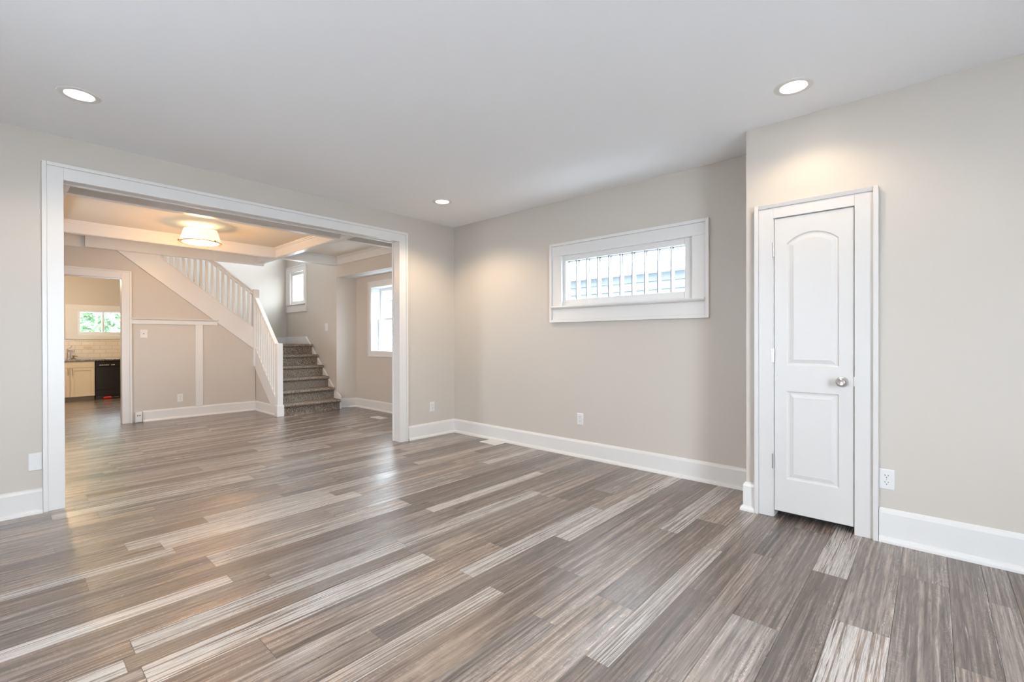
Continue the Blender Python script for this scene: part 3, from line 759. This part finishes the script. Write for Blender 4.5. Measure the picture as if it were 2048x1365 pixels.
# blank plate
bp = thing('blank_plate', (-3.714, 0, 0.349), 'blank white wall plate beside the left casing of the wide opening', 'wall plate')
fn = plate_fn((-3.7165, 0, 0.349), '-y')
rect_plate(fn, 0.068, 0.118, 0.007).build('cover_plate', PLASTIC, bp)
for v in (-0.041, 0.041): MB().lathe([(0.0, 0.007), (0.003, 0.007), (0.003, 0.008), (0.0, 0.008)], lambda x, y, h, v=v: fn(x, y + v, h), 12).build('screw', NICKEL, bp)
# switch plates
sw = thing('light_switch', (-2.484, FY, 1.264), 'square white plate with centre dimmer below the ledge rail', 'switch')
fn = plate_fn((-2.484, FY, 1.264), '-y')
rect_plate(fn, 0.086, 0.122, 0.006).build('cover_plate', PLASTIC, sw)
MB().lathe([(0.0, 0.006), (0.008, 0.006), (0.008, 0.010), (0.0, 0.012)], lambda x, y, h: fn(x, y, h), 16).build('knob', GREYM, sw, smooth=True)
sw = thing('light_switch', (WX, 3.487, 1.395), 'white switch plate on the wall beside the stairs', 'switch')
fn = plate_fn((WX, 3.487, 1.395), '-x')
rect_plate(fn, 0.10, 0.135, 0.006).build('cover_plate', PLASTIC, sw)
MB().box(fn(-0.017, -0.033, 0.005), fn(0.017, 0.033, 0.009)).build('rocker', TRIM, sw, bevel=0.001)
# surface box outlet on the baseboard
sb = thing('wall_outlet', (-2.552, FY, 0.07), 'boxy surface outlet at the foot of the kitchen doorway casing', 'outlet')
boxes(((-2.592, FY - 0.055, 0.004), (-2.512, FY, 0.148))).build('box', PLASTIC, sb, bevel=0.004)
fn = plate_fn((-2.552, FY - 0.055, 0.076), '-y')
rect_plate(fn, 0.074, 0.12, 0.005).build('cover_plate', PLASTIC, sb)
m = MB()
for u in (-0.012, 0.012): m.box(fn(u - 0.007, 0.018, 0.004), fn(u + 0.007, 0.030, 0.0065))
m.build('slots', SLOT, sb)

def floor_vent(x0, x1, y0, y1, label):
    cx, cy = (x0 + x1) / 2, (y0 + y1) / 2
    t = thing('floor_vent', (cx, cy, 0), label, 'vent', 'floor vents')
    m = MB(); b = 0.018
    for a, c in (((x0, y0, 0), (x0 + b, y1, 0.006)), ((x1 - b, y0, 0), (x1, y1, 0.006)), ((x0 + b, y0, 0), (x1 - b, y0 + b, 0.006)), ((x0 + b, y1 - b, 0), (x1 - b, y1, 0.006))): m.box(a, c)
    m.build('frame', VENT, t, bevel=0.002)
    m = MB(); n = 12
    for k in range(n):
        y = y0 + b + (y1 - y0 - 2 * b) * (k + 0.5) / n
        m.box((x0 + b, y - 0.0065, 0.001), (x1 - b, y + 0.0065, 0.004))
    m.build('louvers', VENT, t)
    boxes(((x0 + b, y0 + b, 0.0001), (x1 - b, y1 - b, 0.0008))).build('duct', SLOT, t)
floor_vent(-0.20, -0.045, -0.93, -0.67, 'white floor vent beside the baseboard near the room corner')
floor_vent(-0.13, 0.01, 1.50, 1.78, 'white floor vent in front of the window recess')

# ------------------------------------------------------------------ staircase
st = thing('staircase', (-0.5, 3.9, 0), 'carpeted staircase with white balustrade turning at a landing', 'staircase')
RUN, Y1 = 0.206, 2.965
Zs = [0.165 + 0.186 * k for k in range(6)]
for k in range(6):
    y = Y1 + RUN * k; z0 = 0 if k == 0 else Zs[k - 1]; z1 = Zs[k]
    yb = y + RUN + 0.0 if k < 5 else 5.19
    n = 0.026; th = 0.05
    prof = [(y, z0), (y, z1 - th)]
    for j in range(9):
        a = math.pi * (-0.5 - j / 8)           # round nosing
        prof.append((y - n + 0.004 + 0.024 * math.cos(a) * 1.0, z1 - th / 2 + th / 2 * math.sin(-a - math.pi) * -1.0 if False else z1 - th / 2 - th / 2 * math.cos(math.pi * j / 8)))
    prof += [(yb, z1), (yb, z0)]
    m = MB(); m.prism(prof, lambda u, v, w: (w, u, v), -0.952 if k < 5 else -0.985, 0.002)
    m.build('carpeted_step' if k < 5 else 'landing', CARPET, st, smooth=True)
for k in range(6):        # upper flight behind the balustrade
    x1 = -1.0 - 0.24 * k; z0 = 1.09 + 0.19 * k
    boxes(((x1 - 0.26, 3.93, z0 - (0.0 if k == 0 else 0.10)), (x1, 5.19, z0 + 0.19))).build('carpeted_step', CARPET, st, bevel=0.015)
# wall side skirt of the lower flight
m = MB(); m.prism([(2.955, 0), (2.955, 0.205), (2.985, 0.235), (3.14, 0.30), (4.27, 1.235), (5.19, 1.235), (5.19, 0.0)], XW, 0.002, WX)
m.build('wall_stringer', TRIM, st, bevel=0.003)
# open side stringer of the lower flight
m = MB(); m.prism([(2.955, 0.04), (2.955, 0.235), (3.86, 1.06), (3.86, 0.70), (3.12, 0.09), (3.10, 0.04)], XW, -1.022, -0.952)
m.build('lower_stringer', TRIM, st, bevel=0.003)
m = MB(); m.prism([(-0.985, 0.985), (-0.985, 1.325), (-2.55, 2.592), (-3.0, 2.592)], YW, 3.872, 3.925)
m.build('upper_stringer', TRIM, st, bevel=0.003)
m = MB(); m.prism([(-1.04, 1.369), (-1.04, 1.384), (-2.55, 2.607), (-2.55, 2.592)], YW, 3.864, 3.933)
m.build('stringer_cap', TRIM, st)
# newels
def newel(x0, x1, y0, y1, z0, z1, base=None):
    o = boxes(((x0, y0, z0), (x1, y1, z1))).build('newel_post', TRIM, st, bevel=0.004)
    if base: boxes(((x0 - 0.012, y0 - 0.012, 0), (x1 + 0.012, y1, base))).build('plinth', TRIM, o, bevel=0.004)
newel(-1.045, -0.962, 2.87, 2.955, 0, 1.118, 0.172)
newel(-1.043, -0.952, 3.845, 3.94, 0.735, 2.015)
# rails
def zr_low(y): return 1.124 + (y - 3.016) * 0.918
m = MB(); m.prism([(2.955, zr_low(2.955) - 0.052), (2.955, zr_low(2.955)), (3.845, zr_low(3.845)), (3.845, zr_low(3.845) - 0.052)], XW, -1.030, -0.968)
m.build('handrail', TRIM, st, bevel=0.008, seg=3)
def zr_up(x): return 1.997 + (-1.047 - x) * 0.772
m = MB(); m.prism([(-1.043, zr_up(-1.043) - 0.03), (-1.043, zr_up(-1.043)), (-1.86, zr_up(-1.86)), (-1.86, zr_up(-1.86) - 0.03)], YW, 3.862, 3.928)
m.prism([(-1.043, zr_up(-1.043) - 0.075), (-1.043, zr_up(-1.043) - 0.03), (-1.86, zr_up(-1.86) - 0.03), (-1.86, zr_up(-1.86) - 0.075)], YW, 3.875, 3.915)
m.build('handrail', TRIM, st, bevel=0.004)
def zs_up(x): return 1.384 + (-1.04 - x) * 0.81
for k in range(17):
    x = -1.098 - 0.0755 * k
    top = zr_up(x) - 0.055
    if zs_up(x) > 2.56: break
    top = min(top, 2.9)
    boxes(((x - 0.0175, 3.878, zs_up(x) - 0.015), (x + 0.0175, 3.912, top))).build('baluster', TRIM, st, bevel=0.002)
for k in range(11):
    y = 3.02 + 0.0765 * k
    boxes(((-1.0155, y - 0.0165, 0.235 + (y - 2.955) * 0.912 - 0.02), (-0.9825, y + 0.0165, zr_low(y) - 0.03))).build('baluster', TRIM, st, bevel=0.002)

# ------------------------------------------------------------------ kitchen
KF = 7.75
cb = thing('base_cabinet', (-2.95, KF, 0), 'cream shaker sink cabinet beside the black dishwasher', 'cabinet')
boxes(((-3.42, KF + 0.02, 0.075), (-2.612, KY - 0.005, 0.765))).build('body', CAB, cb)
boxes(((-3.42, KF + 0.07, 0.0), (-2.612, KF + 0.10, 0.075))).build('toe_kick', TOE, cb)
boxes(((-3.41, KF, 0.643), (-2.617, KF + 0.02, 0.758))).build('drawer_front', CAB, cb, bevel=0.002)
for x0, x1, hx in ((-3.41, -2.975, -3.0), (-2.965, -2.617, -2.938)):
    m = MB(); s = 0.052
    for a, b in (((x0, KF, 0.08), (x0 + s, KF + 0.02, 0.637)), ((x1 - s, KF, 0.08), (x1, KF + 0.02, 0.637)), ((x0 + s, KF, 0.08), (x1 - s, KF + 0.02, 0.08 + s)), ((x0 + s, KF, 0.637 - s), (x1 - s, KF + 0.02, 0.637)), ((x0 + s, KF + 0.010, 0.08 + s), (x1 - s, KF + 0.02, 0.637 - s))): m.box(a, b)
    d = m.build('door', CAB, cb, bevel=0.0015)
    m = MB(); m.tube((hx, KF - 0.028, 0.500), (hx, KF - 0.028, 0.630), 0.006); m.tube((hx, KF - 0.028, 0.52), (hx, KF, 0.52), 0.004); m.tube((hx, KF - 0.028, 0.61), (hx, KF, 0.61), 0.004)
    m.build('handle', NICKEL, d)
ct = tag(boxes(((-3.45, KF - 0.025, 0.767), (-1.75, KY - 0.001, 0.803))).build('countertop', GRANITE, bevel=0.004), 'dark speckled granite worktop over the cabinet and dishwasher', 'countertop')
dw = thing('dishwasher', (-2.30, KF, 0), 'black built in dishwasher under the granite worktop', 'dishwasher')
boxes(((-2.600, KF + 0.03, 0.02), (-2.002, KY - 0.01, 0.762))).build('body', BLACKM, dw)
boxes(((-2.600, KF, 0.185), (-2.002, KF + 0.03, 0.640))).build('door', BLACK, dw, bevel=0.004)
cp = boxes(((-2.600, KF - 0.008, 0.646), (-2.002, KF + 0.03, 0.745))).build('control_panel', BLACK, dw, bevel=0.004)
for k in range(7):
    x = -2.545 + 0.03 * k + (0.03 if k > 4 else 0)
    boxes(((x, KF - 0.011, 0.672), (x + 0.018, KF - 0.0079, 0.686))).build('button', PLASTIC, cp)
m = MB(); m.prism([(-0.014, 0.755), (-0.030, 0.752), (-0.030, 0.742), (0.0, 0.735), (0.0, 0.755)], lambda u, v, w: (w, KF + u, v), -2.58, -2.02)
m.build('handle', BLACK, dw)
boxes(((-2.600, KF + 0.004, 0.07), (-2.002, KF + 0.03, 0.180))).build('kick_panel', BLACK, dw, bevel=0.004)
boxes(((-2.600, KF + 0.06, 0.0), (-2.002, KF + 0.07, 0.07))).build('toe_panel', BLACKM, dw)
ht = thing('hand_tool', (-2.45, KF - 0.015, 0.02), 'red handled tool on the floor under the dishwasher', 'tool')
MB().tube((-2.49, KF - 0.03, 0.026), (-2.37, KF - 0.01, 0.026), 0.024, 16).build('handle', RED, ht, bevel=0.006)
MB().tube((-2.37, KF - 0.01, 0.026), (-2.25, KF + 0.01, 0.026), 0.007, 10).build('shaft', GREYM, ht)
fc = thing('faucet', (-2.95, 8.2, 0.803), 'chrome kitchen faucet at the end of the granite worktop', 'faucet')
MB().lathe([(0.0, 0.803), (0.036, 0.803), (0.030, 0.83), (0.026, 0.94), (0.030, 0.985), (0.022, 1.01), (0.0, 1.012)], lambda x, y, h: (-2.95 + x, 8.2 + y, h), 20).build('body', NICKEL, fc, smooth=True)
m = MB(); m.tube((-2.95, 8.2, 0.975), (-2.90, 8.06, 0.965), 0.022, 14); m.tube((-2.90, 8.06, 0.985), (-2.90, 8.06, 0.935), 0.024, 14)
m.build('spout', NICKEL, fc, smooth=True)
MB().tube((-2.95, 8.2, 1.0), (-2.90, 8.17, 1.065), 0.008, 10).build('lever', NICKEL, fc)
sd = thing('soap_dispenser', (-2.88, 8.2, 0.803), 'small dark soap pump beside the chrome faucet', 'soap dispenser')
MB().lathe([(0.0, 0.803), (0.034, 0.803), (0.034, 0.815), (0.014, 0.822), (0.012, 0.85), (0.018, 0.855), (0.018, 0.868), (0.0, 0.87)], lambda x, y, h: (-2.88 + x, 8.2 + y, h), 16).build('base', BRONZE, sd, smooth=True)
MB().tube((-2.88, 8.2, 0.86), (-2.83, 8.14, 0.85), 0.008, 10).build('nozzle', BRONZE, sd)
struct(boxes(((-3.45, KY - 0.012, 0.803), (-1.6, KY, 1.17))).build('wall_backsplash', TILE), 'cream subway tile backsplash', 'wall')
struct(boxes(((-3.45, KY - 0.016, 1.17), (-1.6, KY, 1.185))).build('trim_12', TRIM), 'thin trim along the top of the backsplash', 'trim')
ko = thing('wall_outlet', (-2.62, KY - 0.012, 1.04), 'cream outlet lying sideways on the kitchen backsplash', 'outlet')
fn = plate_fn((-2.66, KY - 0.012, 1.045), '-y')
rect_plate(fn, 0.122, 0.075, 0.006).build('cover_plate', CAB, ko)

# ------------------------------------------------------------------ outside
struct(boxes(((-30, -30, -0.9), (30, 40, -0.8))).build('ground', GROUND))
hs = thing('house', (2.6, 0, -0.8), 'pale sided neighbouring house outside the transom window', 'house')
m = MB(); nb = 24; zt, zb = 2.15, -0.8
for k in range(nb):
    za = zb + (zt - zb) * k / nb; zc_ = zb + (zt - zb) * (k + 1) / nb
    m.prism([(2.58, za), (2.60, zc_), (2.9, zc_), (2.9, za)], lambda u, v, w: (u, w, v), -12, 9)
m.build('siding', SIDING, hs)
boxes(((2.45, -12.2, 2.15), (2.60, 9.2, 2.30))).build('fascia', FASCIA, hs)
m = MB(); m.prism([(2.45, 2.30), (6.0, 3.1), (6.0, 3.0), (2.6, 2.15)], lambda u, v, w: (u, w, v), -12.2, 9.2)
m.build('roof', FASCIA, hs)
tr = thing('tree', (-2.2, 13.5, -0.8), 'green leafy tree outside the kitchen window', 'tree')
MB().tube((-2.2, 13.5, -0.8), (-2.1, 13.5, 1.5), 0.14, 12).build('trunk', BARK, tr)
m = MB()
for k in range(2600):
    while True:
        p = Vector((rnd.uniform(-1, 1), rnd.uniform(-1, 1), rnd.uniform(-1, 1)))
        if 0.3 < p.length < 1: break
    c = Vector((-2.0 + p.x * 1.3, 13.5 + p.y * 1.2, 2.05 + p.z * 1.15)); s = rnd.uniform(0.07, 0.14)
    a = Vector((rnd.gauss(0, 1), rnd.gauss(0, 1), rnd.gauss(0, 1))).normalized(); b = a.orthogonal().normalized()
    m.add([c - a * s, c + b * s * 0.5, c + a * s, c - b * s * 0.5], [(0, 1, 2, 3)])
m.build('crown', LEAF, tr)
